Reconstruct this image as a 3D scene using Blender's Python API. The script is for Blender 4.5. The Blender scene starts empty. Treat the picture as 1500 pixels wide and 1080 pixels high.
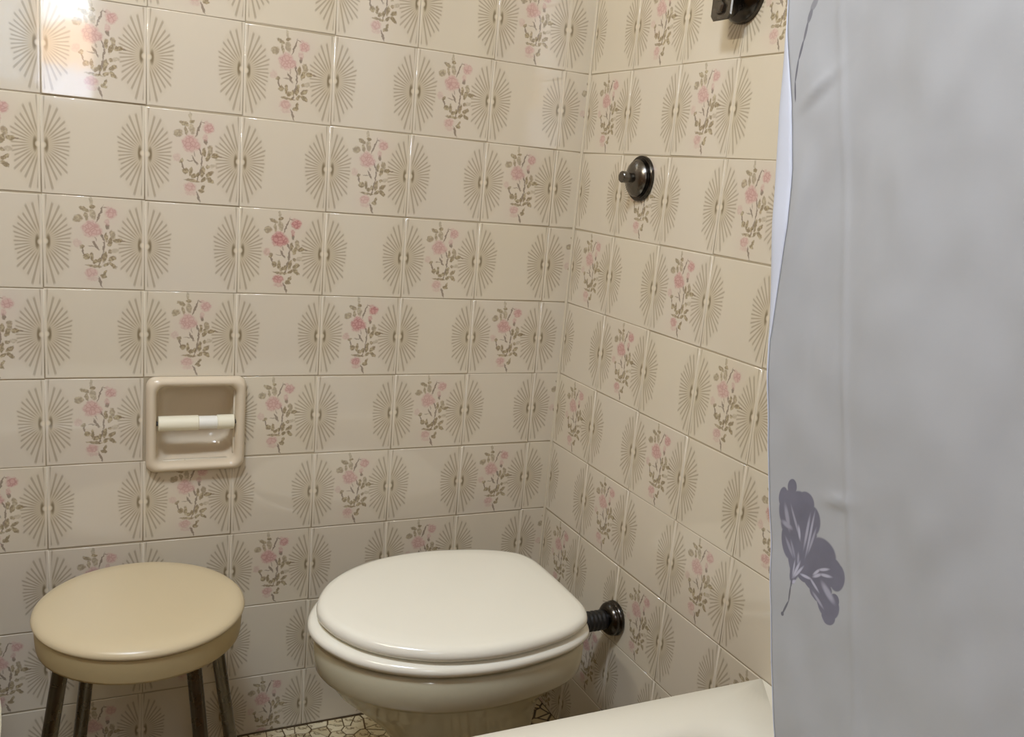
import bpy, bmesh, math, random
from mathutils import Vector, Matrix, noise

random.seed(7)
scene = bpy.context.scene
T = 0.15                      # one wall tile, metres
FZ = -8.83                    # floor, in tiles below the datum joint


def W(x, y, z):
    """tile units (corner of the room is x=y=0) to metres"""
    return Vector((x * T, y * T, (z - FZ) * T))


# ------------------------------------------------------------------ camera
YAW, PITCH, ROLL = 0.460713, 0.210188, 0.093067
cp = math.cos(PITCH)
fw = Vector((math.sin(YAW) * cp, math.cos(YAW) * cp, -math.sin(PITCH)))
rt = Vector((math.cos(YAW), -math.sin(YAW), 0))
up = rt.cross(fw)
r2 = rt * math.cos(ROLL) + up * math.sin(ROLL)
u2 = up * math.cos(ROLL) - rt * math.sin(ROLL)
cam = bpy.data.cameras.new('camera')
cam.sensor_width = 36
cam.lens = 36 * 1328.7 / 1500
cam.clip_start = 0.02
camo = bpy.data.objects.new('camera', cam)
scene.collection.objects.link(camo)
m = Matrix((r2, u2, -fw)).transposed().to_4x4()
m.translation = W(-6.0966, -10.8064, -1.3587)
camo.matrix_world = m
scene.camera = camo

# ------------------------------------------------------------------ light
scene.view_settings.view_transform = 'Standard'
scene.view_settings.look = 'None'
scene.view_settings.gamma = 1
scene.view_settings.use_curve_mapping = False
scene.view_settings.exposure = 0.0

WX0, WX1, WZ0, WZ1 = -8.0, -5.35, -0.75, 4.6          # window opening in the wall behind
WY = -13.0
world = bpy.data.worlds.new('sky')
scene.world = world
world.use_nodes = True
bg = world.node_tree.nodes['Background']
bg.inputs[0].default_value = (0.88, 0.94, 1.0, 1)
bg.inputs[1].default_value = 13.0
pl = bpy.data.lights.new('window_portal', 'AREA')
pl.shape = 'RECTANGLE'
pl.size = (WX1 - WX0) * T
pl.size_y = (WZ1 - WZ0) * T
pl.cycles.is_portal = True
plo = bpy.data.objects.new('window_portal', pl)
plo.location = W((WX0 + WX1) / 2, WY - 0.5, (WZ0 + WZ1) / 2)
plo.rotation_euler = (math.radians(90), 0, math.radians(0))
scene.collection.objects.link(plo)
# ceiling lamp of the room (its body is built below)
LAMP = W(-7.6, -7.2, 7.0)
ll = bpy.data.lights.new('ceiling_lamp_light', 'AREA')
ll.shape = 'DISK'
ll.size = 0.32
ll.energy = 18.2
ll.color = (0.94, 1.09, 1.32)
llo = bpy.data.objects.new('ceiling_lamp_light', ll)
llo.location = LAMP - Vector((0, 0, 0.012))
scene.collection.objects.link(llo)
# fill light added on the wall opposite the fittings, brightens the right wall
ml = bpy.data.lights.new('added_fill_light', 'AREA')
ml.shape = 'RECTANGLE'
ml.size = 0.45
ml.size_y = 0.06
ml.energy = 11.5
ml.color = (1.0, 0.95, 0.78)
mlo = bpy.data.objects.new('added_fill_light', ml)
mlo.location = W(-10.05, -5.4, 5.0)
mlo.rotation_euler = (math.radians(90), 0, math.radians(-90))
scene.collection.objects.link(mlo)


# ------------------------------------------------------------------ helpers
def s2l(c):
    return tuple(((v / 255) / 12.92 if v / 255 <= 0.04045 else ((v / 255 + 0.055) / 1.055) ** 2.4) for v in c) + (1,)


class NT:
    def __init__(s, name):
        s.m = bpy.data.materials.new(name)
        s.m.use_nodes = True
        s.t = s.m.node_tree
        s.b = s.t.nodes['Principled BSDF']

    def n(s, k, **kw):
        nd = s.t.nodes.new(k)
        for a, v in kw.items():
            setattr(nd, a, v)
        return nd

    def link(s, a, b):
        s.t.links.new(a, b)

    def put(s, v, sock):
        if isinstance(v, bpy.types.NodeSocket):
            s.link(v, sock)
        else:
            sock.default_value = v

    def math(s, op, a, b=0.0, c=None, clamp=False):
        nd = s.n('ShaderNodeMath', operation=op, use_clamp=clamp)
        s.put(a, nd.inputs[0])
        s.put(b, nd.inputs[1])
        if c is not None:
            s.put(c, nd.inputs[2])
        return nd.outputs[0]

    def ss(s, v, lo, hi, a=0.0, b=1.0):
        nd = s.n('ShaderNodeMapRange', interpolation_type='SMOOTHSTEP')
        s.put(v, nd.inputs[0])
        for i, q in enumerate((lo, hi, a, b)):
            s.put(q, nd.inputs[i + 1])
        return nd.outputs[0]

    def mix(s, f, a, b):
        nd = s.n('ShaderNodeMix', data_type='RGBA')
        s.put(f, nd.inputs[0])
        s.put(a, nd.inputs[6])
        s.put(b, nd.inputs[7])
        return nd.outputs[2]

    def noise(s, vec, scale, detail=2.0, rough=0.5):
        nd = s.n('ShaderNodeTexNoise')
        if vec is not None:
            s.link(vec, nd.inputs['Vector'])
        nd.inputs['Scale'].default_value = scale
        nd.inputs['Detail'].default_value = detail
        nd.inputs['Roughness'].default_value = rough
        return nd.outputs[0]

    def ell(s, vec, shapes, soft=0.22):
        """union of flat ellipses (cx, cy, a, b, degrees[, strength])"""
        acc = None
        for sh in shapes:
            cx, cy, a, b, rot = sh[:5]
            mp = s.n('ShaderNodeMapping', vector_type='TEXTURE')
            s.link(vec, mp.inputs[0])
            mp.inputs[1].default_value = (cx, cy, 0)
            mp.inputs[2].default_value = (0, 0, math.radians(rot))
            mp.inputs[3].default_value = (a, b, 1)
            ln = s.n('ShaderNodeVectorMath', operation='LENGTH')
            s.link(mp.outputs[0], ln.inputs[0])
            k = s.ss(ln.outputs['Value'], 1 - soft, 1 + soft, sh[5] if len(sh) > 5 else 1.0, 0.0)
            acc = k if acc is None else s.math('MAXIMUM', acc, k)
        return acc

    def bump(s, h, strength, dist=0.001):
        nd = s.n('ShaderNodeBump')
        nd.inputs['Strength'].default_value = strength
        nd.inputs['Distance'].default_value = dist
        s.link(h, nd.inputs['Height'])
        s.link(nd.outputs[0], s.b.inputs['Normal'])

    def objcoord(s):
        return s.n('ShaderNodeTexCoord').outputs['Object']


def plain(name, rgb, rough=0.4, metal=0.0, var=0.04, scale=20, bump=0.0, rvar=0.0):
    t = NT(name)
    oc = t.objcoord()
    nz = t.noise(oc, scale, 3)
    c = s2l(rgb)
    d = tuple(max(0, v * (1 - var * 2)) for v in c[:3]) + (1,)
    t.put(t.mix(nz, d, c), t.b.inputs['Base Color'])
    t.b.inputs['Metallic'].default_value = metal
    if rvar:
        t.put(t.math('ADD', rough - rvar / 2, t.math('MULTIPLY', nz, rvar)), t.b.inputs['Roughness'])
    else:
        t.b.inputs['Roughness'].default_value = rough
    if bump:
        t.bump(t.noise(oc, scale * 3, 2), bump)
    return t.m


def link(o, parent=None):
    scene.collection.objects.link(o)
    if parent:
        o.parent = parent
    return o


def tag(o, label=None, cat=None, group=None, kind=None):
    for k, v in (('label', label), ('category', cat), ('group', group), ('kind', kind)):
        if v:
            o[k] = v
    return o


def thing(name, label, cat, loc, group=None):
    o = bpy.data.objects.new(name, None)
    o.empty_display_size = 0.05
    o.location = loc
    link(o)
    return tag(o, label, cat, group)


def obj(name, bm, mat, parent=None, smooth=True, loc=None, angle=35):
    """vertices are in world metres; for children they are moved into the parent's frame"""
    me = bpy.data.meshes.new(name)
    bmesh.ops.recalc_face_normals(bm, faces=bm.faces)
    for f in bm.faces:
        f.smooth = smooth
    if smooth and angle < 180:
        lim = math.radians(angle)
        for e in bm.edges:
            if len(e.link_faces) == 2 and e.calc_face_angle(0) > lim:
                e.smooth = False
    off = Vector(loc) if loc is not None else (parent.location.copy() if parent and parent.type == 'EMPTY' else Vector())
    base = Vector()
    if parent is not None:
        q = parent
        while q is not None:
            base += q.location
            q = q.parent
    org = Vector(loc) if loc is not None else base
    bmesh.ops.translate(bm, verts=bm.verts, vec=-org)
    bm.to_mesh(me)
    bm.free()
    for mm in (mat if isinstance(mat, (list, tuple)) else [mat]):
        me.materials.append(mm)
    o = bpy.data.objects.new(name, me)
    o.location = org - base
    return link(o, parent)


def box(bm, a, b):
    vs = [bm.verts.new((x, y, z)) for x in (a[0], b[0]) for y in (a[1], b[1]) for z in (a[2], b[2])]
    for f in ((0, 1, 3, 2), (4, 6, 7, 5), (0, 4, 5, 1), (2, 3, 7, 6), (0, 2, 6, 4), (1, 5, 7, 3)):
        bm.faces.new([vs[i] for i in f])


def loft(bm, loops, cap0=True, cap1=True, closed=True):
    rings = [[bm.verts.new(p) for p in lp] for lp in loops]
    n = len(rings[0])
    for a, b in zip(rings, rings[1:]):
        for i in range(n if closed else n - 1):
            j = (i + 1) % n
            bm.faces.new((a[i], a[j], b[j], b[i]))
    if cap0:
        bm.faces.new(list(reversed(rings[0])))
    if cap1:
        bm.faces.new(rings[-1])
    return rings


def lathe(bm, org, axis, prof, n=48, cap0=True, cap1=True):
    """prof: (distance along axis, radius) in metres"""
    ax = Vector(axis).normalized()
    a = ax.orthogonal().normalized()
    b = ax.cross(a)
    loops = []
    for d, r in prof:
        c = Vector(org) + ax * d
        loops.append([c + (a * math.cos(2 * math.pi * k / n) + b * math.sin(2 * math.pi * k / n)) * r for k in range(n)])
    loft(bm, loops, cap0, cap1)


def new():
    return bmesh.new()


# ------------------------------------------------------------------ tile print
def seg(x0, y0, x1, y1, w, k=1.0):
    return ((x0 + x1) / 2, (y0 + y1) / 2, math.hypot(x1 - x0, y1 - y0) / 2 + w * .4, w, math.degrees(math.atan2(y1 - y0, x1 - x0)), k)


def fl(X, Y, a, b, rot, k=1.0):
    """a shape of the spray, noted on a 926 x 1080 sheet, to tile units"""
    px, py = 240 + X / 7.714, 160 + Y / 7.714
    top = 160.6 + X / 926 * 9.7
    return ((px - 213) / 139 - 0.5, 0.5 - (py - top) / 132, 1.2 * a / 7.714 / 139, 1.2 * b / 7.714 / 132, rot, k)


def fs(X0, Y0, X1, Y1, w, k=1.0):
    a, b = fl(X0, Y0, 1, 1, 0), fl(X1, Y1, 1, 1, 0)
    return seg(a[0], a[1], b[0], b[1], 1.4 * w / 7.714 / 135, k)


LEAVES = [fl(285, 85, 16, 38, 5, .55), fl(300, 140, 26, 16, 0), fl(215, 165, 46, 20, -25, .9), fl(150, 266, 42, 34, 20, .8),
          fl(236, 245, 17, 40, 10, .8), fl(303, 222, 27, 50, 10, .7), fl(445, 478, 17, 42, 0), fl(515, 452, 25, 42, 12, .8),
          fl(490, 530, 21, 44, -18), fl(567, 520, 38, 22, 5), fl(490, 640, 20, 18, 0, .9), fl(545, 630, 36, 20, 15, .45),
          fl(238, 682, 30, 28, -30), fl(297, 688, 17, 44, 0), fl(335, 742, 28, 20, 30), fl(377, 728, 16, 26, 0),
          fl(432, 695, 19, 52, -10), fl(512, 718, 42, 20, 35), fl(442, 782, 32, 17, 40), fl(517, 790, 42, 19, -40),
          fl(315, 790, 74, 13, -5, .9), fl(434, 872, 15, 32, -25), fl(418, 908, 30, 19, -10), fl(192, 570, 26, 17, 35, .9)]
PINKS = [fl(290, 385, 72, 70, 0), fl(245, 370, 45, 40, 20, .9), fl(345, 405, 50, 42, 0, .9), fl(285, 330, 48, 36, 0, .8),
         fl(262, 440, 42, 26, 0, .6), fl(497, 215, 52, 46, 20), fl(470, 165, 30, 20, -30, .5), fl(290, 862, 55, 42, 10, .85), fl(300, 930, 50, 22, 0, .4),
         fl(455, 315, 24, 32, 0, .6), fl(140, 530, 36, 38, 0, .45)]
STEMS = [fs(410, 140, 345, 310, 7), fs(410, 145, 450, 160, 5, .8), fs(385, 420, 425, 520, 7), fs(425, 520, 415, 640, 8), fs(415, 640, 385, 760, 8),
         fs(310, 515, 365, 612, 9), fs(190, 580, 215, 660, 7), fs(250, 565, 330, 575, 5, .7), fs(330, 575, 375, 610, 5, .7), fs(362, 915, 405, 1030, 9),
         fs(455, 340, 462, 385, 14), fs(600, 522, 650, 530, 6, .8), fs(385, 760, 370, 800, 6), fs(330, 470, 345, 520, 6, .6)]


def tile_material(name, flower):
    t = NT(name)
    oc = t.objcoord()
    sc = t.n('ShaderNodeVectorMath', operation='SCALE')
    t.link(oc, sc.inputs[0])
    sc.inputs['Scale'].default_value = 1 / T
    sep = t.n('ShaderNodeSeparateXYZ')
    t.link(sc.outputs[0], sep.inputs[0])
    u, v = sep.outputs[0], sep.outputs[1]
    info = t.n('ShaderNodeObjectInfo')
    rnd = info.outputs['Random']
    vec3 = t.n('ShaderNodeCombineXYZ')
    t.link(u, vec3.inputs[0])
    t.link(v, vec3.inputs[1])
    t.link(t.math('MULTIPLY', rnd, 40.0), vec3.inputs[2])
    du = t.math('SUBTRACT', 0.5, t.math('ABSOLUTE', u))
    r = t.math('SQRT', t.math('ADD', t.math('MULTIPLY', du, du), t.math('MULTIPLY', v, v)))
    ang = t.math('ARCTAN2', v, du)
    # elliptical edge of the burst
    eo = t.math('SQRT', t.math('ADD', t.math('POWER', t.math('DIVIDE', du, 0.285), 2.0), t.math('POWER', t.math('ABSOLUTE', t.math('DIVIDE', v, 0.485)), 2.0)))
    ei = t.math('SQRT', t.math('ADD', t.math('POWER', t.math('DIVIDE', du, 0.15), 2.0), t.math('POWER', t.math('ABSOLUTE', t.math('DIVIDE', v, 0.17)), 2.0)))
    step = math.radians(9.6)
    fr = t.math('SUBTRACT', t.math('FRACT', t.math('DIVIDE', t.math('ADD', ang, math.pi / 2 + 0.02), step)), 0.5)
    perp = t.math('MULTIPLY', t.math('MULTIPLY', t.math('ABSOLUTE', fr), step), r)
    wid = t.math('MULTIPLY_ADD', r, 0.018, 0.004)
    ray = t.ss(perp, t.math('MULTIPLY', wid, 0.55), t.math('MULTIPLY', wid, 1.5), 1.0, 0.0)
    wn = t.n('ShaderNodeTexWhiteNoise', noise_dimensions='1D')
    t.put(t.math('FLOOR', t.math('DIVIDE', t.math('ADD', ang, math.pi / 2 + 0.02), step)), wn.inputs['W'])
    reach = t.math('MULTIPLY_ADD', wn.outputs['Value'], -0.16, 1.04)
    ray = t.math('MULTIPLY', ray, t.ss(t.math('DIVIDE', eo, reach), 0.95, 1.03, 1.0, 0.0))
    ray = t.math('MULTIPLY', ray, t.ss(ei, 0.55, 1.1, 0.12, 1.0))
    halo = t.math('MULTIPLY', t.ss(eo, 0.05, 0.75, 1.0, 0.18), t.ss(eo, 0.9, 1.04, 0.46, 0.0))
    strip = t.ss(du, 0.022, 0.032, 0.0, 1.0)
    ray = t.math('MULTIPLY', ray, strip)
    halo = t.math('MULTIPLY', halo, strip)
    core = t.math('MULTIPLY', t.ell_core(du, v, 0.052, 0.021, 0.08), 0.72)
    dot = t.ell_core(du, v, 0.028, 0.024, 0.032)
    white = s2l((213, 203, 187))
    cream = s2l((217, 206, 182))
    nz = t.noise(vec3.outputs[0], 1.3, 3)
    tint = t.math('MULTIPLY_ADD', rnd, 0.35, t.math('MULTIPLY', nz, 0.6))
    col = t.mix(tint, white, cream)
    col = t.mix(halo, col, s2l((168, 148, 108)))
    col = t.mix(t.math('MULTIPLY', ray, 0.54), col, s2l((146, 131, 108)))
    core = t.math('MULTIPLY', core, t.ss(r, 0.02, 0.034))
    col = t.mix(core, col, s2l((98, 82, 50)))
    col = t.mix(t.math('MULTIPLY', dot, 0.8), col, s2l((226, 214, 190)))
    if flower:
        wob = t.n('ShaderNodeTexNoise')
        t.link(vec3.outputs[0], wob.inputs[0])
        wob.inputs['Scale'].default_value = 26
        wv = t.n('ShaderNodeVectorMath', operation='MULTIPLY_ADD')
        t.link(wob.outputs['Color'], wv.inputs[0])
        wv.inputs[1].default_value = (0.04, 0.04, 0)
        t.link(sc.outputs[0], wv.inputs[2])
        ofs = t.n('ShaderNodeVectorMath', operation='ADD')
        t.link(wv.outputs[0], ofs.inputs[0])
        ofs.inputs[1].default_value = (-0.02, -0.02, 0)
        flat = t.n('ShaderNodeVectorMath', operation='MULTIPLY')
        t.link(ofs.outputs[0], flat.inputs[0])
        flat.inputs[1].default_value = (1, 1, 0)
        fv = flat.outputs[0]
        detail = t.noise(vec3.outputs[0], 34, 2, 0.6)
        lf = t.ell(fv, LEAVES)
        pk = t.ell(fv, PINKS, 0.3)
        st = t.ell(fv, STEMS, 0.3)
        glow = t.ell(sc_flat(t, sc.outputs[0]), [fl(310, 400, 170, 140, 0, .5), fl(480, 230, 120, 110, 0, .5), fl(290, 870, 120, 100, 0, .4), fl(380, 720, 220, 130, 0, .25)], 0.9)
        col = t.mix(t.math('MULTIPLY', glow, 0.45), col, s2l((212, 188, 178)))
        strong = t.math('ADD', t.math('MULTIPLY', info.outputs['Alpha'], 1.0), 0.0)
        col = t.mix(t.math('MULTIPLY', st, 0.78), col, s2l((128, 112, 96)))
        lfc = t.mix(t.ss(detail, 0.42, 0.66), s2l((126, 108, 74)), s2l((178, 162, 126)))
        col = t.mix(t.math('MULTIPLY', lf, 0.78), col, lfc)
        vor = t.n('ShaderNodeTexVoronoi', feature='DISTANCE_TO_EDGE')
        t.link(vec3.outputs[0], vor.inputs['Vector'])
        vor.inputs['Scale'].default_value = 24
        petal = t.ss(vor.outputs['Distance'], 0.03, 0.16)
        pale = t.mix(petal, s2l((194, 154, 147)), s2l((208, 173, 163)))
        deep = t.mix(petal, s2l((172, 100, 102)), s2l((200, 142, 138)))
        pc = t.mix(strong, pale, deep)
        col = t.mix(t.math('MULTIPLY', pk, 0.86), col, pc)
    t.put(col, t.b.inputs['Base Color'])
    t.b.inputs['Roughness'].default_value = 0.055
    t.b.inputs['IOR'].default_value = 1.58
    t.bump(t.noise(vec3.outputs[0], 3.0, 2, 0.5), 0.12, 0.0012)
    return t.m


def _core(t, du, v, c, a, b):
    x = t.math('POWER', t.math('ABSOLUTE', t.math('DIVIDE', t.math('SUBTRACT', du, c), a)), 2.0)
    y = t.math('POWER', t.math('ABSOLUTE', t.math('DIVIDE', v, b)), 2.0)
    return t.ss(t.math('ADD', x, y), 0.0, 1.5, 1.0, 0.0)


NT.ell_core = _core


def sc_flat(t, v):
    f = t.n('ShaderNodeVectorMath', operation='MULTIPLY')
    t.link(v, f.inputs[0])
    f.inputs[1].default_value = (1, 1, 0)
    return f.outputs[0]


M_TILE = tile_material('glazed_tile_plain', False)
M_FLOWER = tile_material('glazed_tile_rose', True)
M_BEIGE = plain('beige_paint', (146, 106, 60), 0.7, var=0.03, scale=6, bump=0.1)
M_GROUT = plain('grout', (186, 172, 146), 0.9, var=0.12, scale=9, bump=0.3)
M_SEAL = plain('corner_sealant', (208, 196, 172), 0.5, var=0.05, scale=14)
M_PAINT = plain('white_paint', (206, 198, 184), 0.8, var=0.02, scale=6, bump=0.1)
M_FLOORGAP = plain('floor_joint', (112, 90, 58), 0.7, var=0.2, scale=30)
M_CERAMIC = plain('white_ceramic', (196, 189, 162), 0.10, var=0.015, scale=5)
M_TUB = plain('tub_enamel', (236, 231, 214), 0.14, var=0.015, scale=4)
M_BOUNCE_PANEL = plain('tan_bounce_panel', (156, 124, 80), 0.3, var=0.05, scale=7)  # for the unseen panel added on the tub side
M_LID = plain('seat_lacquer', (242, 238, 222), 0.16, var=0.01, scale=5)
M_HOLDER = plain('beige_ceramic', (220, 205, 180), 0.10, var=0.03, scale=12)
M_ROLLER = plain('ivory_plastic', (240, 234, 210), 0.35, var=0.01, scale=20)
M_ROLLER2 = plain('pale_plastic', (242, 240, 230), 0.35, var=0.01, scale=20)
M_STOOL = plain('cream_plastic', (210, 193, 157), 0.30, var=0.02, scale=9)
M_BAND = plain('cream_band', (196, 178, 134), 0.42, var=0.03, scale=9)
M_LEG = plain('worn_chrome', (136, 131, 124), 0.28, metal=1.0, var=0.14, scale=40, rvar=0.25)
M_CHROME = plain('tarnished_chrome', (128, 124, 118), 0.26, metal=1.0, var=0.25, scale=45, rvar=0.2)
M_DARKCHROME = plain('dark_chrome', (92, 88, 84), 0.22, metal=1.0, var=0.3, scale=40, rvar=0.15)
M_RUBBER = plain('black_rubber', (26, 25, 25), 0.42, var=0.2, scale=60)
M_FOOT = plain('grey_rubber', (60, 58, 55), 0.7)
M_LAMP = plain('lamp_glass', (240, 236, 225), 0.3)

# ------------------------------------------------------------------ room shell
XL, YB, ZC = -10.6, WY, 7.5
HX0, HX1, HZ0, HZ1 = -5.30, -4.32, -5.06, -4.04       # opening for the built-in holder
bm = new()
g = 0.0075                                             # grout face behind the tile face


def wbox(bm, x0, y0, z0, x1, y1, z1):
    box(bm, W(x0, y0, z0), W(x1, y1, z1))


wbox(bm, XL, g, FZ, HX0, 0.9, ZC)
wbox(bm, HX1, g, FZ, 0.9, 0.9, ZC)
wbox(bm, HX0, g, HZ1, HX1, 0.9, ZC)
wbox(bm, HX0, g, FZ, HX1, 0.9, HZ0)
wall_left = tag(obj('wall_left', bm, M_GROUT, smooth=False), 'cream tiled wall with bursts and pink rose sprays, left of the corner', None, kind='structure')
bm = new()
wbox(bm, g, YB, FZ, 0.9, 0, ZC)
wall_right = tag(obj('wall_right', bm, M_GROUT, smooth=False), 'cream tiled wall with metal fittings, right of the corner', None, kind='structure')
bm = new()
wbox(bm, XL - 0.9, YB, FZ, XL, 0.9, ZC)
tag(obj('wall_opposite', bm, M_BEIGE, smooth=False), 'plain painted wall facing the fittings, outside the view', None, kind='structure')
bm = new()
wbox(bm, XL - .9, YB - 0.9, FZ, WX0, YB, ZC)
wbox(bm, WX1, YB - 0.9, FZ, 0.9, YB, ZC)
wbox(bm, WX0, YB - 0.9, WZ1, WX1, YB, ZC)
wbox(bm, WX0, YB - 0.9, FZ, WX1, YB, WZ0)
tag(obj('wall_behind', bm, M_BEIGE, smooth=False), 'plain painted wall with the window, behind the viewer', None, kind='structure')
bm = new()
wbox(bm, XL - .9, YB - .9, ZC, 0.9, 0.9, ZC + 0.9)
tag(obj('ceiling', bm, M_PAINT, smooth=False), 'white ceiling above the view', None, kind='structure')
# window frame behind the viewer
bm = new()
fwid = 0.3
wbox(bm, WX0, YB - .55, WZ0, WX0 + fwid, YB - .25, WZ1)
wbox(bm, WX1 - fwid, YB - .55, WZ0, WX1, YB - .25, WZ1)
wbox(bm, WX0 + fwid, YB - .55, WZ0, WX1 - fwid, YB - .25, WZ0 + fwid)
wbox(bm, WX0 + fwid, YB - .55, WZ1 - fwid, WX1 - fwid, YB - .25, WZ1)
wbox(bm, -6.95, YB - .55, WZ0 + fwid, -6.75, YB - .25, WZ1 - fwid)
win = tag(obj('window_1', bm, M_PAINT, smooth=False), 'white window frame seen only as a reflection in the tiles', None, kind='structure')

fg = NT('frosted_glass')
tl = fg.n('ShaderNodeBsdfTranslucent')
fg.put(fg.mix(fg.noise(fg.objcoord(), 60, 3), s2l((150, 160, 168)), s2l((190, 198, 204))), tl.inputs[0])
fg.link(tl.outputs[0], fg.t.nodes['Material Output'].inputs[0])
bm = new()
wbox(bm, WX0 + fwid - .02, YB - .42, WZ0 + fwid - .02, -6.93, YB - .38, WZ1 - fwid + .02)
obj('frosted_pane', bm, fg.m, win, smooth=False)
# house across the yard: peach upper storey over a pale ground storey
bm = new()
box(bm, W(-22, -46, FZ - 12), W(8, -45, 3.2))
nf = len(bm.faces)
box(bm, W(-22, -46, 3.2), W(8, -44.9, 5.4))
ow = obj('wall_outside', bm, [plain('pale_render', (206, 208, 222), 0.9, var=.05, scale=.8), plain('peach_render', (236, 190, 150), 0.9, var=.06, scale=.8)], smooth=False)
for i, p in enumerate(ow.data.polygons):
    p.material_index = 1 if i >= nf else 0
tag(ow, 'house wall across the yard, seen only as a reflection in the top left tile', None, kind='structure')

# ------------------------------------------------------------------ wall tiles
GH, GV = 0.0105, 0.001                                # horizontal / vertical joint widths


def tile_mesh(name, u0, v0, u1, v1, mat):
    bm = new()
    d = 0.006
    x0, x1 = u0 * T, u1 * T
    y0, y1 = v0 * T, v1 * T
    loops = []
    for ins, z in ((0.0, -d), (0.0, -0.0012), (0.0004, -0.0004), (0.0014, 0.0)):
        loops.append([Vector((x0 + ins, y0 + ins, z)), Vector((x1 - ins, y0 + ins, z)), Vector((x1 - ins, y1 - ins, z)), Vector((x0 + ins, y1 - ins, z))])
    loft(bm, loops, True, True)
    me = bpy.data.meshes.new(name)
    bmesh.ops.recalc_face_normals(bm, faces=bm.faces)
    for f in bm.faces:
        f.smooth = True
        if abs(f.normal.z) > 0.99:
            f.smooth = False
    bm.to_mesh(me)
    bm.free()
    me.materials.append(mat)
    return me


CUT = 0.3797                                          # width of the cut column at the corner, left wall
BOT = -0.83                                           # the lowest row is cut too
_meshes = {}


def tmesh(kind, cutr, cutb):
    key = (kind, cutr, cutb)
    if key not in _meshes:
        u1 = -0.5 + CUT - 0.012 if cutr else 0.5 - GV / 2
        v0 = 0.5 + BOT + 0.006 if cutb else -0.5 + GH / 2
        _meshes[key] = tile_mesh('tile', -0.5 + GV / 2, v0, u1, 0.5 - GH / 2, M_FLOWER if kind else M_TILE)
    return _meshes[key]


def jit(a):
    return random.uniform(-a, a)


rot_left = Matrix.Rotation(math.radians(90), 4, 'X')
rot_right = Matrix.Rotation(math.radians(-90), 4, 'Z') @ Matrix.Rotation(math.radians(90), 4, 'X')
DEEP = {('L', 3, 4): 0.9, ('L', 4, 3): 0.8, ('L', 4, 1): .25, ('L', 7, 4): .3, ('L', 5, 6): .15, ('L', 6, 7): .4, ('L', 8, 6): .3, ('R', 5, 2): .3, ('R', 3, 2): .35, ('R', 4, 1): .35, ('R', 5, 4): .4, ('R', 8, 3): .5, ('R', 9, 2): .5}


def put_tile(wall, side, row, t, kind, cutr, cutb, pos, rot, tilt):
    o = bpy.data.objects.new('tile', tmesh(kind, cutr, cutb))
    o.matrix_world = Matrix.Translation(pos) @ rot @ Matrix.Rotation(tilt[0], 4, 'X') @ Matrix.Rotation(tilt[1], 4, 'Y') @ Matrix.Rotation(jit(0.0012), 4, 'Z')
    o.color = (1, 1, 1, DEEP.get((side, row, t), random.choice((0.0, 0.0, 0.05, 0.15))))
    link(o, wall)


NROW0 = -3                                            # rows run upwards past the frame
for row in range(NROW0 + 1, 10):
    zc = -(row - 0.5)
    shift_left, shift_right = jit(0.010), jit(0.005)
    for t in range(0, 11):
        if row == 5 and t == 5:
            continue                                  # the holder sits here
        xc = -CUT - (t - 0.5) + 0.0 if t > 0 else -CUT + 0.5
        kind = (row + t) % 2 == 1
        if t == 10 and XL > xc - 0.5:
            continue
        tilt = (jit(0.003), jit(0.003))
        if (row, t) == (1, 6):
            tilt = (-0.012, 0.0)
        if (row, t) == (1, 7):
            tilt = (0.004, 0.0)
        pos = W(xc + (shift_left if t else 0.0) + jit(0.0015), jit(0.002), zc + jit(0.006))
        put_tile(wall_left, 'L', row, t, kind, t == 0, row == 9, pos, rot_left, tilt)
    for c in range(0, 12):
        yc = -(0.0268 + c + 0.5)
        kind = (row + c) % 2 == 1
        pos = W(jit(0.002), yc + shift_right + jit(0.0015), zc + jit(0.006))
        put_tile(wall_right, 'R', row, c, kind, False, row == 9, pos, rot_right, (jit(0.003), jit(0.003)))
# pale bead of sealant down the corner
bm = new()
prof = [(0.006, 0.006), (-0.020, 0.004), (-0.014, -0.008), (-0.008, -0.014), (0.004, -0.022)]
loft(bm, [[W(x, y, z) for x, y in prof] for z in (FZ + 0.01, 3.9)])
tag(obj('trim_1', bm, M_SEAL), 'pale bead of sealant down the corner between the tiled walls', None, kind='structure')

# ------------------------------------------------------------------ floor of broken stone
tf = NT('stone_floor_far')
oc = tf.objcoord()
vo = tf.n('ShaderNodeTexVoronoi', feature='DISTANCE_TO_EDGE')
tf.link(oc, vo.inputs['Vector'])
vo.inputs['Scale'].default_value = 32
vc = tf.n('ShaderNodeTexVoronoi')
tf.link(oc, vc.inputs['Vector'])
vc.inputs['Scale'].default_value = 32
stc = tf.mix(vc.outputs['Color'], s2l((190, 168, 122)), s2l((214, 198, 158)))
tf.put(tf.mix(tf.ss(vo.outputs['Distance'], 0.03, 0.1), s2l((74, 58, 38)), stc), tf.b.inputs['Base Color'])
tf.b.inputs['Roughness'].default_value = 0.3
ts = NT('floor_stone')
oc = ts.objcoord()
rn = ts.n('ShaderNodeObjectInfo').outputs['Random']
base = ts.mix(rn, s2l((200, 182, 140)), s2l((230, 217, 182)))
vein = ts.ss(ts.noise(oc, 55, 4, 0.65), 0.36, 0.50)
ts.put(ts.mix(vein, s2l((120, 98, 62)), base), ts.b.inputs['Base Color'])
ts.b.inputs['Roughness'].default_value = 0.25
bm = new()
box(bm, W(XL - .9, YB - .9, FZ - 0.9), W(0.9, 0.9, FZ - 0.012))
floor = tag(obj('floor', bm, [M_FLOORGAP], smooth=False), 'beige broken-stone floor with dark joints below stool and toilet', None, kind='structure')


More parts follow.
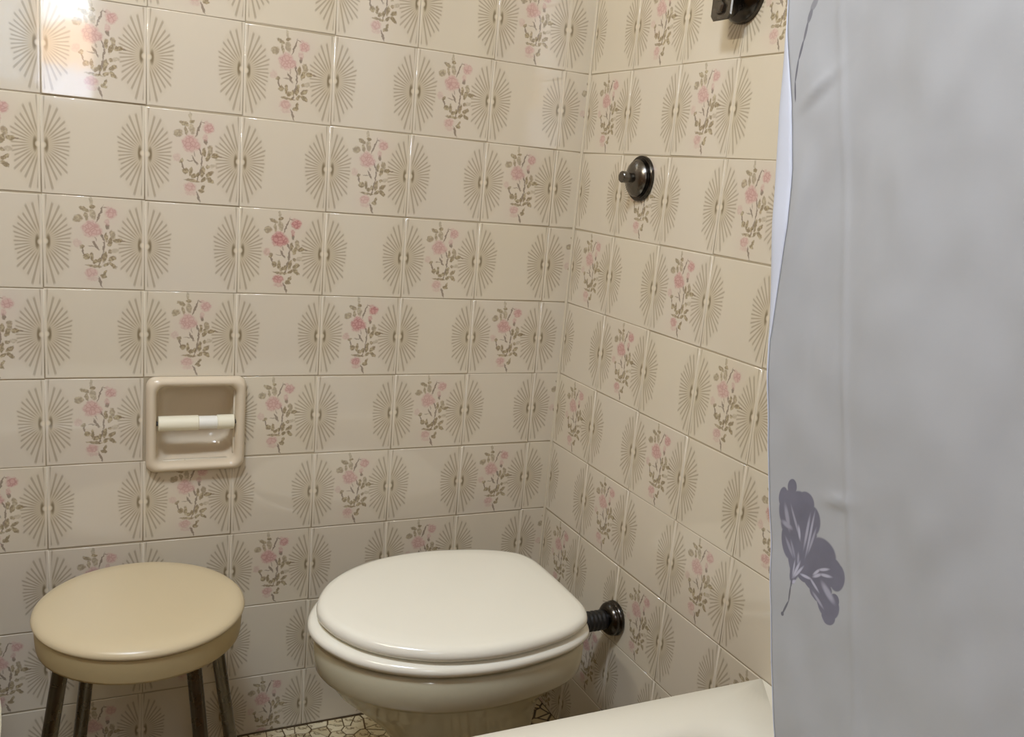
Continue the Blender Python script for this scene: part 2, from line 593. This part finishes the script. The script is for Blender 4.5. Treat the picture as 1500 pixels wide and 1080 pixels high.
def clip(poly, p, n):
    out = []
    for i in range(len(poly)):
        a, b = poly[i], poly[(i + 1) % len(poly)]
        da, db = (a - p).dot(n), (b - p).dot(n)
        if da <= 0:
            out.append(a)
        if da * db < 0:
            out.append(a + (b - a) * (da / (da - db)))
    return out


FX0, FX1, FY0, FY1 = -5.4, -0.9, -1.75, -0.02
cols, rows_ = 21, 14
seeds = []
for i in range(cols):
    for j in range(rows_):
        seeds.append(Vector((FX0 + (i + 0.5 + jit(0.46)) * (FX1 - FX0) / cols, FY0 + (j + 0.5 + jit(0.46)) * (FY1 - FY0) / rows_)))
for i, s in enumerate(seeds):
    poly = [Vector((FX0, FY0)), Vector((FX1, FY0)), Vector((FX1, FY1)), Vector((FX0, FY1))]
    for j, q in enumerate(seeds):
        if i != j and (q - s).length < 0.8:
            nrm = (q - s).normalized()
            poly = clip(poly, s + (q - s) * 0.5 - nrm * (0.004 + 0.012 * random.random() ** 2), nrm)
            if len(poly) < 3:
                break
    if len(poly) < 3:
        continue
    bm = new()
    h = 0.0 + jit(0.003)
    loft(bm, [[W(p.x, p.y, FZ - 0.02) for p in poly],
              [W(s.x + (p.x - s.x) * .985, s.y + (p.y - s.y) * .985, FZ - 0.004 + h) for p in poly],
              [W(s.x + (p.x - s.x) * .93, s.y + (p.y - s.y) * .93, FZ + h) for p in poly]], True, True)
    obj('stone', bm, ts.m, floor, smooth=False, loc=W(s.x, s.y, FZ))
bm = new()
for (x0, y0, x1, y1) in ((XL, YB, FX0 - .01, 0), (FX1 + .01, YB, 0, 0), (FX0 - .01, YB, FX1 + .01, FY0 - .01)):
    box(bm, W(x0, y0, FZ - 0.02), W(x1, y1, FZ))
st = obj('stone_paving', bm, tf.m, floor, smooth=False)
st['kind'] = 'stuff'

# ------------------------------------------------------------------ bathtub
TX0, TX1, TY0, TY1, TZ = -8.2, -0.014, -9.6, -4.69, -5.98


def rrect(x0, y0, x1, y1, r, z, n=10):
    pts = []
    for cx, cy, a0 in ((x1 - r, y1 - r, 0), (x0 + r, y1 - r, 90), (x0 + r, y0 + r, 180), (x1 - r, y0 + r, 270)):
        for k in range(n + 1):
            a = math.radians(a0 + 90 * k / n)
            pts.append(W(cx + r * math.cos(a), cy + r * math.sin(a), z))
    return pts


bm = new()
L = [rrect(TX0, TY0, TX1, TY1, 0.02, FZ + 0.003), rrect(TX0, TY0, TX1, TY1, 0.02, TZ - 0.06), rrect(TX0, TY0, TX1, TY1, 0.02, TZ - 0.015),
     rrect(TX0 + .02, TY0 + .02, TX1 - .004, TY1 - .02, 0.02, TZ)]
for ins, dz, r in ((0.38, 0.0, .75), (0.46, -0.012, .75), (0.53, -0.05, .74), (0.58, -0.14, .72), (0.64, -0.5, .7), (0.85, -1.7, .7), (1.05, -2.05, .6), (1.4, -2.18, .5)):
    L.append(rrect(TX0 + ins, TY0 + ins, TX1 - ins, TY1 - ins, r, TZ + dz))
loft(bm, L, True, True)
tub = thing('bathtub', 'white enamel bathtub with flat rim along the bottom right, under the curtain', 'bathtub', W((TX0 + TX1) / 2, (TY0 + TY1) / 2, FZ))
obj('tub_shell', bm, M_TUB, tub, angle=50)
bm = new()
box(bm, W(TX0 + .02, TY1 - .001, FZ + .01), W(TX1 - .01, TY1 + .012, TZ - .14))
obj('bounce_panel', bm, M_BOUNCE_PANEL, tub, smooth=False)  # unseen panel added to dim and warm the light bounced onto the lower wall

# ------------------------------------------------------------------ toilet
CY = -2.11
HALF = [(-3.79, 0.0), (-3.765, 0.19), (-3.69, 0.40), (-3.54, 0.65), (-3.34, 0.85), (-3.10, 1.01), (-2.80, 1.14), (-2.40, 1.215), (-2.0, 1.215),
        (-1.6, 1.15), (-1.30, 1.06), (-1.08, 0.94), (-0.96, 0.82), (-0.885, 0.62), (-0.865, 0.35), (-0.86, 0.0)]


def catmull(pts, n):
    P = [Vector(p) for p in pts]
    ext = [Vector((P[0].x, -P[1].y)) + Vector((P[1].x - P[0].x, 0)) * 1.0] + P + [Vector((P[-2].x, -P[-2].y))]
    out = []
    for i in range(1, len(ext) - 2):
        p0, p1, p2, p3 = ext[i - 1:i + 3]
        for k in range(n):
            t = k / n
            out.append(0.5 * ((2 * p1) + (-p0 + p2) * t + (2 * p0 - 5 * p1 + 4 * p2 - p3) * t * t + (-p0 + 3 * p1 - 3 * p2 + p3) * t ** 3))
    out.append(P[-1])
    return out


HP = catmull(HALF, 4)
OUT = [(p.x, max(0, p.y)) for p in HP] + [(p.x, -max(0, p.y)) for p in reversed(HP[1:-1])]
XM = -2.2


def inset(outline, d):
    """offset a closed outline inwards by d (tile units)"""
    n = len(outline)
    res = []
    for i in range(n):
        a, b = Vector(outline[i - 1]), Vector(outline[(i + 1) % n])
        tdir = (b - a).normalized()
        nrm = Vector((-tdir.y, tdir.x))
        p = Vector(outline[i])
        c = Vector((XM, 0))
        if (p - c).dot(nrm) < 0:
            nrm = -nrm
        res.append(tuple(p - nrm * d))
    return res


def shrink(outline, f):
    return [(XM + (x - XM) * f, y * f) for x, y in outline]


def ring(outline, z):
    return [W(x, CY + y, z) for x, y in outline]


toilet = thing('toilet', 'white toilet with closed lid standing in the tiled corner', 'toilet', W(-2.2, CY, FZ))
# lid
bm = new()
loft(bm, [ring(inset(OUT, .10), -6.19), ring(inset(OUT, .03), -6.185), ring(inset(OUT, .004), -6.155), ring(OUT, -6.12), ring(inset(OUT, .012), -6.08),
          ring(inset(OUT, .045), -6.05), ring(inset(OUT, .10), -6.036), ring(shrink(OUT, .80), -6.028), ring(shrink(OUT, .4), -6.022)])
obj('lid', bm, M_LID, toilet, angle=180)
# seat ring
SEAT = [(XM + (x - XM) * 1.045 - 0.02, y * 1.02) for x, y in OUT]
bm = new()
HOLE = [(-2.35 + 1.0 * math.cos(a), 0.72 * math.sin(a)) for a in [math.pi - 2 * math.pi * k / len(OUT) for k in range(len(OUT))]]
loops = [ring(HOLE, -6.33), ring(inset(SEAT, .10), -6.345), ring(inset(SEAT, .03), -6.34), ring(SEAT, -6.29), ring(inset(SEAT, .01), -6.255), ring(inset(SEAT, .04), -6.228),
         ring(inset(SEAT, .12), -6.212), ring(HOLE, -6.22)]
loops.append([v.copy() for v in loops[0]])
rings = loft(bm, loops, False, False)
bmesh.ops.remove_doubles(bm, verts=bm.verts, dist=1e-5)
obj('seat', bm, M_LID, toilet, angle=180)
# small dark bumpers that keep the seat off the rim
for bx, by in ((-2.9, 0.86), (-2.9, -0.86), (-1.55, .98), (-1.55, -.98)):
    bm = new()
    box(bm, W(bx - .09, CY + by - .05, -6.40), W(bx + .09, CY + by + .05, -6.335))
    obj('bumper', bm, M_FOOT, toilet, smooth=False)
# bowl and pedestal


def egg(xc, af, ar, hw, z, e=2.0):
    pts = []
    for x, y in OUT:
        # reuse the angular distribution of the lid outline, blend towards an ellipse
        pts.append((x, y))
    n = len(OUT)
    res = []
    for k in range(n):
        x, y = OUT[k]
        ang = math.atan2(y / 1.215, (x - XM) / (1.45 if x < XM else 1.34))
        ax = af if math.cos(ang) < 0 else ar
        ca, sa = math.cos(ang), math.sin(ang)
        res.append((xc + ax * math.copysign(abs(ca) ** (2 / e), ca), hw * math.copysign(abs(sa) ** (2 / e), sa)))
    return ring(res, z)


BO = [(XM + (x - XM) * 1.015 - 0.01, y * 1.0) for x, y in OUT]
bm = new()
loops = [ring(shrink(BO, .7), -6.42), ring(inset(BO, .12), -6.392), ring(inset(BO, .05), -6.395), ring(inset(BO, .02), -6.43), ring(inset(BO, .02), -6.60),
         ring(inset(BO, .04), -6.74), ring(inset(BO, .06), -6.775), ring(inset(BO, .11), -6.80), ring(inset(BO, .15), -6.85)]
for xc, af, ar, hw, z, e in ((-2.18, 1.37, 1.14, 0.98, -7.02, 2.0), (-2.12, 1.22, 1.02, 0.86, -7.22, 2.0), (-2.06, 1.04, 0.92, 0.74, -7.45, 2.05), (-2.02, 0.88, 0.86, 0.63, -7.70, 2.2),
                             (-1.98, 0.80, 0.82, 0.56, -8.0, 2.3), (-1.96, 0.80, 0.82, 0.56, -8.35, 2.4), (-1.96, 0.86, 0.86, 0.61, -8.62, 2.5), (-1.96, 0.92, 0.90, 0.66, -8.76, 2.5), (-1.96, 0.93, 0.91, 0.67, FZ + 0.003, 2.5)):
    loops.append(egg(xc, af, ar, hw, z, e))
loft(bm, loops, True, True)
# inlet boss at the back that takes the flush pipe
obj('bowl', bm, M_CERAMIC, toilet, angle=60)
bm = new()
lathe(bm, W(-1.1, CY, -6.66), (1, 0, 0), [(0, .17 * T), (.26 * T, .17 * T), (.30 * T, .15 * T)], 32)
obj('inlet', bm, M_CERAMIC, toilet)

# flush pipe
fp = thing('flush_pipe', 'black flush pipe with dark metal wall flange behind the toilet', 'pipe', W(0, -2.1, -6.66))
bm = new()
lathe(bm, W(-0.004, -2.1, -6.66), (-1, 0, 0), [(0, .205 * T), (.02 * T, .22 * T), (.05 * T, .215 * T), (.065 * T, .20 * T), (.09 * T, .21 * T), (.12 * T, .20 * T), (.15 * T, .175 * T), (.17 * T, .14 * T), (.175 * T, .11 * T)], 48)
obj('flange', bm, M_DARKCHROME, fp, angle=50)
bm = new()
prof = [(.15 * T, .118 * T)]
x = .2
while x < .72:
    prof += [(x * T, .118 * T), ((x + .012) * T, .126 * T), ((x + .03) * T, .126 * T), ((x + .042) * T, .118 * T)]
    x += .058
prof += [(.78 * T, .118 * T)]
lathe(bm, W(0, -2.1, -6.66), (-1, 0, 0), prof, 40)
obj('rubber_sleeve', bm, M_RUBBER, fp, angle=60)
bm = new()
lathe(bm, W(0, -2.1, -6.66), (-1, 0, 0), [(.60 * T, .125 * T), (.63 * T, .14 * T), (.70 * T, .20 * T), (.73 * T, .24 * T), (.85 * T, .24 * T), (.86 * T, .20 * T)], 40)
obj('rubber_cuff', bm, M_RUBBER, fp, angle=60)

# ------------------------------------------------------------------ stool
SX, SY = -5.48, -1.4
stool = thing('bath_stool', 'round cream stool with dark metal legs, in front of the wall under the roll holder', 'stool', W(SX, SY, FZ))
bm = new()
prof = [(-.10, .95), (-.098, 1.005), (-.085, 1.028), (-.06, 1.036), (-.035, 1.028), (-.01, 1.003), (.008, .965), (.02, .91), (.027, .84), (.03, .7), (.032, .4), (.032, .03)]
lathe(bm, W(SX, SY, -6.07), (0, 0, 1), [(a * T, r * T) for a, r in prof], 96)
obj('seat', bm, M_STOOL, stool, angle=180)
bm = new()
prof = [(-.355, .93), (-.365, .97), (-.355, .992), (-.33, .998), (-.12, 1.012), (-.10, 1.012), (-.095, .95)]
lathe(bm, W(SX, SY, -6.07), (0, 0, 1), [(a * T, r * T) for a, r in prof], 96)
obj('seat_band', bm, M_BAND, stool, angle=60)


def tube(bm, a, b, r, n=20, r1=None):
    a, b = Vector(a), Vector(b)
    lathe(bm, a, b - a, [(0, r), ((b - a).length, r if r1 is None else r1)], n)


for k in range(4):
    a = math.radians(30 + 90 * k)
    d = Vector((math.cos(a), math.sin(a)))
    top = W(SX + d.x * .86, SY + d.y * .86, -6.36)
    bot = W(SX + d.x * 1.28, SY + d.y * 1.28, FZ + .10)
    bm = new()
    tube(bm, top, bot, .0112)
    leg = obj('leg', bm, M_LEG, stool)
    bm = new()
    bt = W(SX + d.x * 1.30, SY + d.y * 1.30, FZ)
    lathe(bm, bt + Vector((0, 0, .0005)), (top - bot), [(0, .014), (.004, .0155), (.03, .0145), (.034, .0125)], 20)
    obj('rubber_foot', bm, M_FOOT, leg)

# ------------------------------------------------------------------ bidet (only its rim edge is in view)
bd = thing('bidet', 'white ceramic rim of a bidet at the lower left edge, beside the stool', 'bidet', W(-7.8, -2.3, FZ))
bm = new()


def bov(hw, f, r, z, e=2.2, n=56):
    pts = []
    for k in range(n):
        a = 2 * math.pi * k / n
        ca, sa = math.cos(a), math.sin(a)
        x = hw * math.copysign(abs(ca) ** (2 / e), ca)
        y = (f if sa < 0 else r) * math.copysign(abs(sa) ** (2 / e), sa)
        pts.append(W(-7.82 + x, -3.0 + y, z))
    return pts


BZ = -6.42
loft(bm, [bov(.62, .9, 1.0, FZ + .003), bov(.58, .8, 1.0, -8.3), bov(.62, .8, 1.2, -7.6), bov(.95, 1.15, 1.9, -6.95), bov(1.10, 1.35, 2.4, -6.62), bov(1.13, 1.39, 2.42, -6.45), bov(1.12, 1.38, 2.41, BZ - .03),
          bov(1.08, 1.34, 2.37, BZ), bov(.98, 1.22, 2.0, BZ), bov(.9, 1.12, 1.5, BZ - .06), bov(.8, 1.0, 1.35, BZ - .3), bov(.45, .5, .7, BZ - .75)])
obj('basin', bm, M_CERAMIC, bd, angle=60)

# ------------------------------------------------------------------ roll holder
hx, hz = (-5.375 + -4.235) / 2, -4.555
hold = thing('toilet_roll_holder', 'beige ceramic recessed paper holder with empty ivory roller on left wall', 'paper holder', W(hx, 0, hz))


def hr(hw, hh, r, y, dz=0.0, n=8, bow=0.0):
    pts = []
    for cx, cz, a0 in ((hw - r, hh - r, 0), (-hw + r, hh - r, 90), (-hw + r, -hh + r, 180), (hw - r, -hh + r, 270)):
        for k in range(n + 1):
            a = math.radians(a0 + 90 * k / n)
            pts.append(W(hx + cx + r * math.cos(a), y, hz + dz + cz + r * math.sin(a)))
    return pts


bm = new()
loft(bm, [hr(.49, .50, .08, .45), hr(.49, .50, .08, 0.0), hr(.555, .572, .10, -0.002), hr(.556, .573, .11, -.03), hr(.545, .562, .11, -.075), hr(.525, .542, .11, -.105), hr(.50, .515, .11, -.118),
          hr(.475, .492, .11, -.112), hr(.452, .470, .10, -.085), hr(.440, .458, .10, -.03), hr(.43, .448, .12, .06), hr(.41, .41, .16, .2, .01), hr(.37, .33, .2, .31, .02), hr(.28, .22, .18, .35, .03)])
obj('ceramic_body', bm, M_HOLDER, hold, angle=180)
RY, RZ = -.03, hz + .015
bm = new()
lathe(bm, W(hx - .425, RY, RZ), (1, 0, 0), [(0, .075 * T), (.006 * T, .088 * T), (.44 * T, .088 * T), (.45 * T, .076 * T)], 32)
rl = obj('roller', bm, M_ROLLER, hold, angle=40)
bm = new()
lathe(bm, W(hx + .02, RY, RZ), (1, 0, 0), [(0, .078 * T), (.21 * T, .078 * T)], 32)
obj('roller_core', bm, M_ROLLER2, rl, angle=40)
bm = new()
lathe(bm, W(hx + .228, RY, RZ), (1, 0, 0), [(0, .078 * T), (.004 * T, .087 * T), (.19 * T, .087 * T), (.197 * T, .075 * T)], 32)
obj('roller_end', bm, M_ROLLER, rl, angle=40)
for sx in (-1, 1):
    bm = new()
    tube(bm, W(hx + sx * .42, RY, RZ), W(hx + sx * .455, RY, RZ), .004, 16)
    obj('roller_pin', bm, M_FOOT, rl)

# ------------------------------------------------------------------ flush button
fb = thing('flush_button', 'tarnished chrome push button on round plate, middle of the right wall', 'flush button', W(0, -1.5, -1.27))
bm = new()
lathe(bm, W(0, -1.5, -1.27), (-1, 0, 0), [(0, .265 * T), (.035 * T, .265 * T), (.045 * T, .255 * T), (.047 * T, .235 * T), (.06 * T, .235 * T)], 48)
obj('wall_plate', bm, M_DARKCHROME, fb, angle=30)
bm = new()
lathe(bm, W(0, -1.5, -1.27), (-1, 0, 0), [(.05 * T, .215 * T), (.08 * T, .218 * T), (.10 * T, .205 * T), (.125 * T, .17 * T), (.15 * T, .11 * T), (.16 * T, .075 * T)], 48)
obj('dome', bm, M_CHROME, fb, angle=30)
bm = new()
lathe(bm, W(0, -1.5, -1.27), (-1, 0, 0), [(.14 * T, .055 * T), (.20 * T, .055 * T), (.21 * T, .068 * T), (.275 * T, .068 * T), (.285 * T, .060 * T)], 32)
obj('button', bm, M_CHROME, fb, angle=30)

# ------------------------------------------------------------------ shower bracket at the top
sb = thing('shower_bracket', 'tarnished chrome wall bracket with round flange at the top of the right wall', 'bracket', W(0, -3.0, .62))
bm = new()
lathe(bm, W(0, -3.0, .62), (-1, 0, 0), [(0, .30 * T), (.04 * T, .30 * T), (.07 * T, .285 * T), (.10 * T, .24 * T), (.14 * T, .19 * T), (.16 * T, .15 * T)], 48)
obj('flange', bm, M_DARKCHROME, sb, angle=35)
bm = new()


def sq(x, hy, hz_, c, dz=0.0, dy=0.0):
    pts = []
    for sy, sz in ((1, 1), (-1, 1), (-1, -1), (1, -1)):
        a, b = (sy * hy, sz * (hz_ - c)), (sy * (hy - c), sz * hz_)
        pr = (a, b) if sy * sz > 0 else (b, a)
        pts += [W(x, -3.0 + dy + p[0], .62 + dz + p[1]) for p in pr]
    return pts


loft(bm, [sq(-.08, .13, .17, .05, -.02), sq(-.13, .12, .17, .04, -.03), sq(-.18, .13, .22, .04, -.03), sq(-.275, .16, .28, .04, -.02), sq(-.29, .15, .27, .04, -.02)])
obj('bracket_body', bm, M_CHROME, sb, smooth=False)
for dz in (-.16, .16):
    bm = new()
    lathe(bm, W(-.285, -3.0, .60 + dz), (-1, 0, 0), [(0, .07 * T), (.03 * T, .07 * T), (.045 * T, .05 * T)], 6)
    obj('bolt', bm, M_CHROME, sb, smooth=False)

# ------------------------------------------------------------------ shower curtain
CA = Vector((-1.18, -6.07))
CD = Vector((0.06, -1.0)).normalized()
CAM = Vector((-6.0966, -10.8064, -1.3587))


def px2sz(x, y):
    """pixel of the 1500x1080 frame to (distance along the curtain face, height) in tile units; used once to note the print"""
    d = fw + (x - 750) / 1328.7 * r2 - (y - 540) / 1328.7 * u2
    nrm = Vector((-CD.y, CD.x, 0))
    p0 = Vector((CA.x, CA.y, 0))
    t = (p0 - CAM).dot(nrm) / d.dot(nrm)
    p = CAM + d * t
    return (Vector((p.x, p.y)) - CA).dot(CD), p.z


def cf(X, Y, a, b, rot, k=1.0):
    s, z = px2sz(1100 + X / 4.5, 690 + Y / 4.5)
    s1, _ = px2sz(1100 + X / 4.5 + 10, 690 + Y / 4.5)
    _, z1 = px2sz(1100 + X / 4.5, 690 + Y / 4.5 + 10)
    return (s, z, a / 45 * abs(s1 - s), b / 45 * abs(z1 - z), rot, k)


def cs_(X0, Y0, X1, Y1, w, k=1.0):
    a, b = px2sz(1100 + X0 / 4.5, 690 + Y0 / 4.5), px2sz(1100 + X1 / 4.5, 690 + Y1 / 4.5)
    return seg(a[0], a[1], b[0], b[1], w * 0.0013, k)


PETAL = [cf(252, 108, 34, 54, 0), cf(190, 175, 30, 70, 0), cf(215, 250, 56, 130, 0), cf(310, 240, 95, 105, 0), cf(345, 215, 62, 78, 0), cf(380, 330, 72, 105, 12), cf(250, 360, 88, 110, 0),
         cf(340, 420, 85, 110, -30), cf(225, 470, 55, 120, 22), cf(262, 560, 48, 150, 22), cf(310, 520, 60, 120, -5), cf(270, 640, 34, 90, 5),
         cf(460, 550, 105, 108, 0), cf(420, 620, 100, 95, 0), cf(365, 620, 70, 80, 0), cf(520, 650, 85, 90, 0), cf(560, 705, 55, 98, 0), cf(470, 710, 80, 50, 0),
         cf(370, 725, 70, 42, -30), cf(430, 790, 62, 80, 35), cf(470, 860, 55, 105, 25), cf(515, 900, 62, 85, 0), cf(500, 960, 50, 60, 0), cf(470, 780, 60, 60, 0), cf(540, 860, 34, 50, 0), cf(320, 690, 50, 34, -20), cf(420, 730, 60, 60, 0), cf(262, 690, 26, 60, 8)]
STREAK = [cs_(262, 700, 300, 610, 9), cs_(270, 700, 322, 640, 8), cs_(258, 690, 268, 600, 6, .8), cs_(250, 250, 300, 440, 9, .6), cs_(295, 370, 300, 450, 9), cs_(372, 310, 330, 500, 9, .7),
          cs_(402, 300, 345, 545, 8, .8), cs_(412, 395, 360, 535, 8, .6), cs_(205, 240, 225, 380, 16, .6), cs_(185, 340, 240, 380, 16, .6), cs_(205, 450, 250, 560, 10, .45), cs_(240, 470, 265, 570, 8, .4),
          cs_(400, 685, 440, 655, 8), cs_(440, 655, 505, 650, 8), cs_(400, 700, 450, 685, 9), cs_(450, 685, 520, 700, 9), cs_(250, 735, 300, 735, 12), cs_(300, 740, 360, 800, 10), cs_(360, 800, 420, 880, 8, .8),
          cs_(400, 880, 470, 1000, 9, .7), cs_(315, 685, 380, 715, 8), cs_(380, 715, 430, 795, 8, .9), cs_(465, 750, 530, 860, 20, .7), cs_(400, 810, 460, 900, 9, .6), cs_(290, 550, 290, 620, 8, .5)]
STALK = [cs_(256, 715, 248, 770, 6), cs_(249, 755, 236, 865, 6), cs_(236, 860, 190, 950, 7), cs_(196, 938, 190, 952, 12)]


def pseg(x0, y0, x1, y1, w, k=1.0):
    a, b = px2sz(x0, y0), px2sz(x1, y1)
    return seg(a[0], a[1], b[0], b[1], w, k)


STALK2 = [pseg(1161, 148, 1161, 118, .008), pseg(1161, 120, 1166, 85, .009), pseg(1166, 87, 1173, 58, .010), pseg(1173, 60, 1180, 30, .011, .9), pseg(1180, 32, 1186, 12, .018, .8), pseg(1185, 14, 1194, -4, .024, .6)]

tc = NT('curtain_fabric')
uv = tc.n('ShaderNodeUVMap').outputs[0]
nz = tc.noise(uv, 1.1, 4, 0.6)
weave = tc.noise(uv, 90, 2)
gray = tc.mix(nz, s2l((161, 163, 167)), s2l((171, 173, 177)))
petal = tc.ell(uv, PETAL, 0.08)
streak = tc.ell(uv, STREAK, 0.5)
stalk = tc.ell(uv, STALK + STALK2, 0.2)
pcol = tc.mix(tc.noise(uv, 4, 3), s2l((98, 98, 112)), s2l((122, 122, 138)))
pcol = tc.mix(tc.math('MULTIPLY', streak, 0.8), pcol, s2l((188, 188, 206)))
col = tc.mix(petal, gray, pcol)
# light veins run out of the petals to the calyx
col = tc.mix(tc.math('MULTIPLY', stalk, 0.85), col, s2l((86, 86, 98)))
tc.put(col, tc.b.inputs['Base Color'])
tc.b.inputs['Roughness'].default_value = 0.55
tc.bump(weave, 0.08, 0.0004)
M_CURT = tc.m
M_HEM = plain('curtain_hem', (204, 210, 226), 0.5, var=0.03, scale=10)

curt = thing('shower_curtain', 'grey shower curtain with printed dark flower hanging on the right', 'curtain', W(-.8, -6.8, FZ))
ZT, ZB = 4.0, -7.3


def bumpf(s, z, s0, z0, a, b, rot=0.0):
    c, q = math.cos(rot), math.sin(rot)
    x, y = (s - s0) * c + (z - z0) * q, -(s - s0) * q + (z - z0) * c
    return math.exp(-(x / a) ** 2 - (y / b) ** 2)


P1, P2, P3 = px2sz(1195, 128), px2sz(1237, 738), px2sz(1160, 330)
SEAMZ = [(px2sz(1226, 20)), (px2sz(1232, 300)), (px2sz(1240, 600)), (px2sz(1247, 800)), (px2sz(1250, 1060))]


def seam_s(z):
    pts = sorted(SEAMZ, key=lambda p: p[1])
    if z <= pts[0][1]:
        return pts[0][0]
    for a, b in zip(pts, pts[1:]):
        if z <= b[1]:
            return a[0] + (b[0] - a[0]) * (z - a[1]) / (b[1] - a[1])
    return pts[-1][0]


def face_pt(s, z):
    nrm = Vector((CD.y, -CD.x))                       # towards the viewer
    ss = seam_s(z)
    d = 0.0
    d += 0.011 * math.exp(-((s - ss) / 0.03) ** 2)
    d += 0.05 * max(0, s - ss) * 0.4
    d += 0.022 * bumpf(s, z, P1[0], P1[1], .20, .035, .72) - 0.012 * bumpf(s, z, P1[0] + .05, P1[1] - .06, .16, .04, .72)
    d += 0.03 * bumpf(s, z, P2[0] - .05, P2[1], .14, .035, .25)
    d += 0.05 * bumpf(s, z, P3[0], P3[1], .10, .6)
    d += 0.03 * math.sin(s * 2.1 + z * .25) + 0.06 * noise.noise(Vector((s * 1.2, z * .55, 3.0))) + 0.02 * noise.noise(Vector((s * 4, z * 2.2, 9.0)))
    p = CA + CD * s + nrm * d
    return p


def left_s(z):
    """where the free edge of the sheet hangs"""
    pts = [px2sz(1149, -60), px2sz(1149, 0), px2sz(1150, 40), px2sz(1153, 100), px2sz(1156, 150), px2sz(1157, 250), px2sz(1153, 330), px2sz(1140, 410), px2sz(1126, 500), px2sz(1122, 700), px2sz(1126, 900), px2sz(1131, 1080)]
    pts = sorted(pts, key=lambda p: p[1])
    if z <= pts[0][1]:
        return pts[0][0]
    for a, b in zip(pts, pts[1:]):
        if z <= b[1]:
            return a[0] + (b[0] - a[0]) * (z - a[1]) / (b[1] - a[1])
    return pts[-1][0]


NS, NZ = 150, 260
SEND = 2.3
bm = new()
uvl = bm.loops.layers.uv.new('UVMap')
grid = []
for j in range(NZ + 1):
    z = ZB + (ZT - ZB) * j / NZ
    s0 = left_s(z)
    row = []
    for i in range(NS + 1):
        f = i / NS
        s = s0 + (SEND - s0) * f
        p = face_pt(s, z)
        v = bm.verts.new(W(p.x, p.y, z))
        row.append((v, s, z))
    grid.append(row)
for j in range(NZ):
    for i in range(NS):
        q = (grid[j][i], grid[j][i + 1], grid[j + 1][i + 1], grid[j + 1][i])
        f = bm.faces.new([a[0] for a in q])
        for lp, a in zip(f.loops, q):
            lp[uvl].uv = (a[1], a[2])
o = obj('sheet', bm, M_CURT, curt, angle=180)
md = o.modifiers.new('thickness', 'SOLIDIFY')
md.thickness = 0.0008
md.offset = -1
# the turned-back hem: paler reverse side showing along the free edge
bm = new()
rows = []
for j in range(NZ + 1):
    z = ZB + (ZT - ZB) * j / NZ
    s0 = left_s(z)
    a = face_pt(s0, z)
    pts_e = [px2sz(1146, -60), px2sz(1145.5, 0), px2sz(1144, 40), px2sz(1137, 100), px2sz(1131, 150), px2sz(1125, 250), px2sz(1123, 320), px2sz(1120, 480), px2sz(1119, 700), px2sz(1123, 900), px2sz(1128, 1080)]
    pts_e = sorted(pts_e, key=lambda p: p[1])
    se = pts_e[0][0]
    for p, q in zip(pts_e, pts_e[1:]):
        if p[1] <= z <= q[1]:
            se = p[0] + (q[0] - p[0]) * (z - p[1]) / (q[1] - p[1])
    if z > pts_e[-1][1]:
        se = pts_e[-1][0]
    nrm = Vector((CD.y, -CD.x))
    wv = max(0.012, s0 - se)
    row = []
    for k in range(9):
        f = k / 8
        p = a - CD * (wv * math.sin(f * math.pi * .5)) - nrm * (0.06 * (1 - math.cos(f * math.pi * .5)) + 0.01 * f)
        row.append(bm.verts.new(W(p.x, p.y, z)))
    for k in range(1, 6):
        p2 = a - CD * wv - nrm * (0.07 + .012 * k) + CD * (.10 * k)
        row.append(bm.verts.new(W(p2.x, p2.y, z)))
    rows.append(row)
for a, b in zip(rows, rows[1:]):
    for i in range(len(a) - 1):
        bm.faces.new((a[i], a[i + 1], b[i + 1], b[i]))
o = obj('hem', bm, M_HEM, curt, angle=180)
o['label'] = 'pale bluish turned-back edge'
md = o.modifiers.new('thickness', 'SOLIDIFY')
md.thickness = 0.0008
md.offset = -1
# rail above the frame that carries it
rail = thing('curtain_rail', 'white rail carrying the shower curtain, above the frame', 'rail', W(-1.1, -6.8, ZT))
bm = new()
tube(bm, W(-1.08, -4.9, ZT + .09), W(-1.08, YB + .0, ZT + .09), .011, 20)
obj('rail_tube', bm, M_PAINT, rail)
bm = new()
tube(bm, W(-1.08, -4.9, ZT + .09), W(0, -4.9, ZT + .09), .011, 20)
obj('rail_return', bm, M_PAINT, rail)

# ------------------------------------------------------------------ ceiling lamp (outside the frame)
lamp = thing('ceiling_lamp', 'round opal ceiling lamp above the frame', 'lamp', W(-7.6, -7.2, ZC))
bm = new()
lathe(bm, W(-7.6, -7.2, ZC), (0, 0, -1), [(0, .15), (.03, .15), (.05, .13), (.075, .128)], 40)
obj('lamp_base', bm, M_LAMP, lamp)
# housing for the added fill light on the opposite wall (outside the frame)
ml2 = thing('added_fill_lamp', 'added strip of fill light on the wall opposite, outside the frame', 'lamp', W(-10.6, -5.4, 5.0))
bm = new()
loft(bm, [[W(x, -5.4 + sy * (1.55 - c), 5.0 + sz * (.24 - c)) for sy, sz in ((1, 1), (-1, 1), (-1, -1), (1, -1))] for x, c in ((-10.59, 0), (-10.2, 0), (-10.12, .03))])
obj('fill_lamp_body', bm, M_LAMP, ml2, smooth=False)
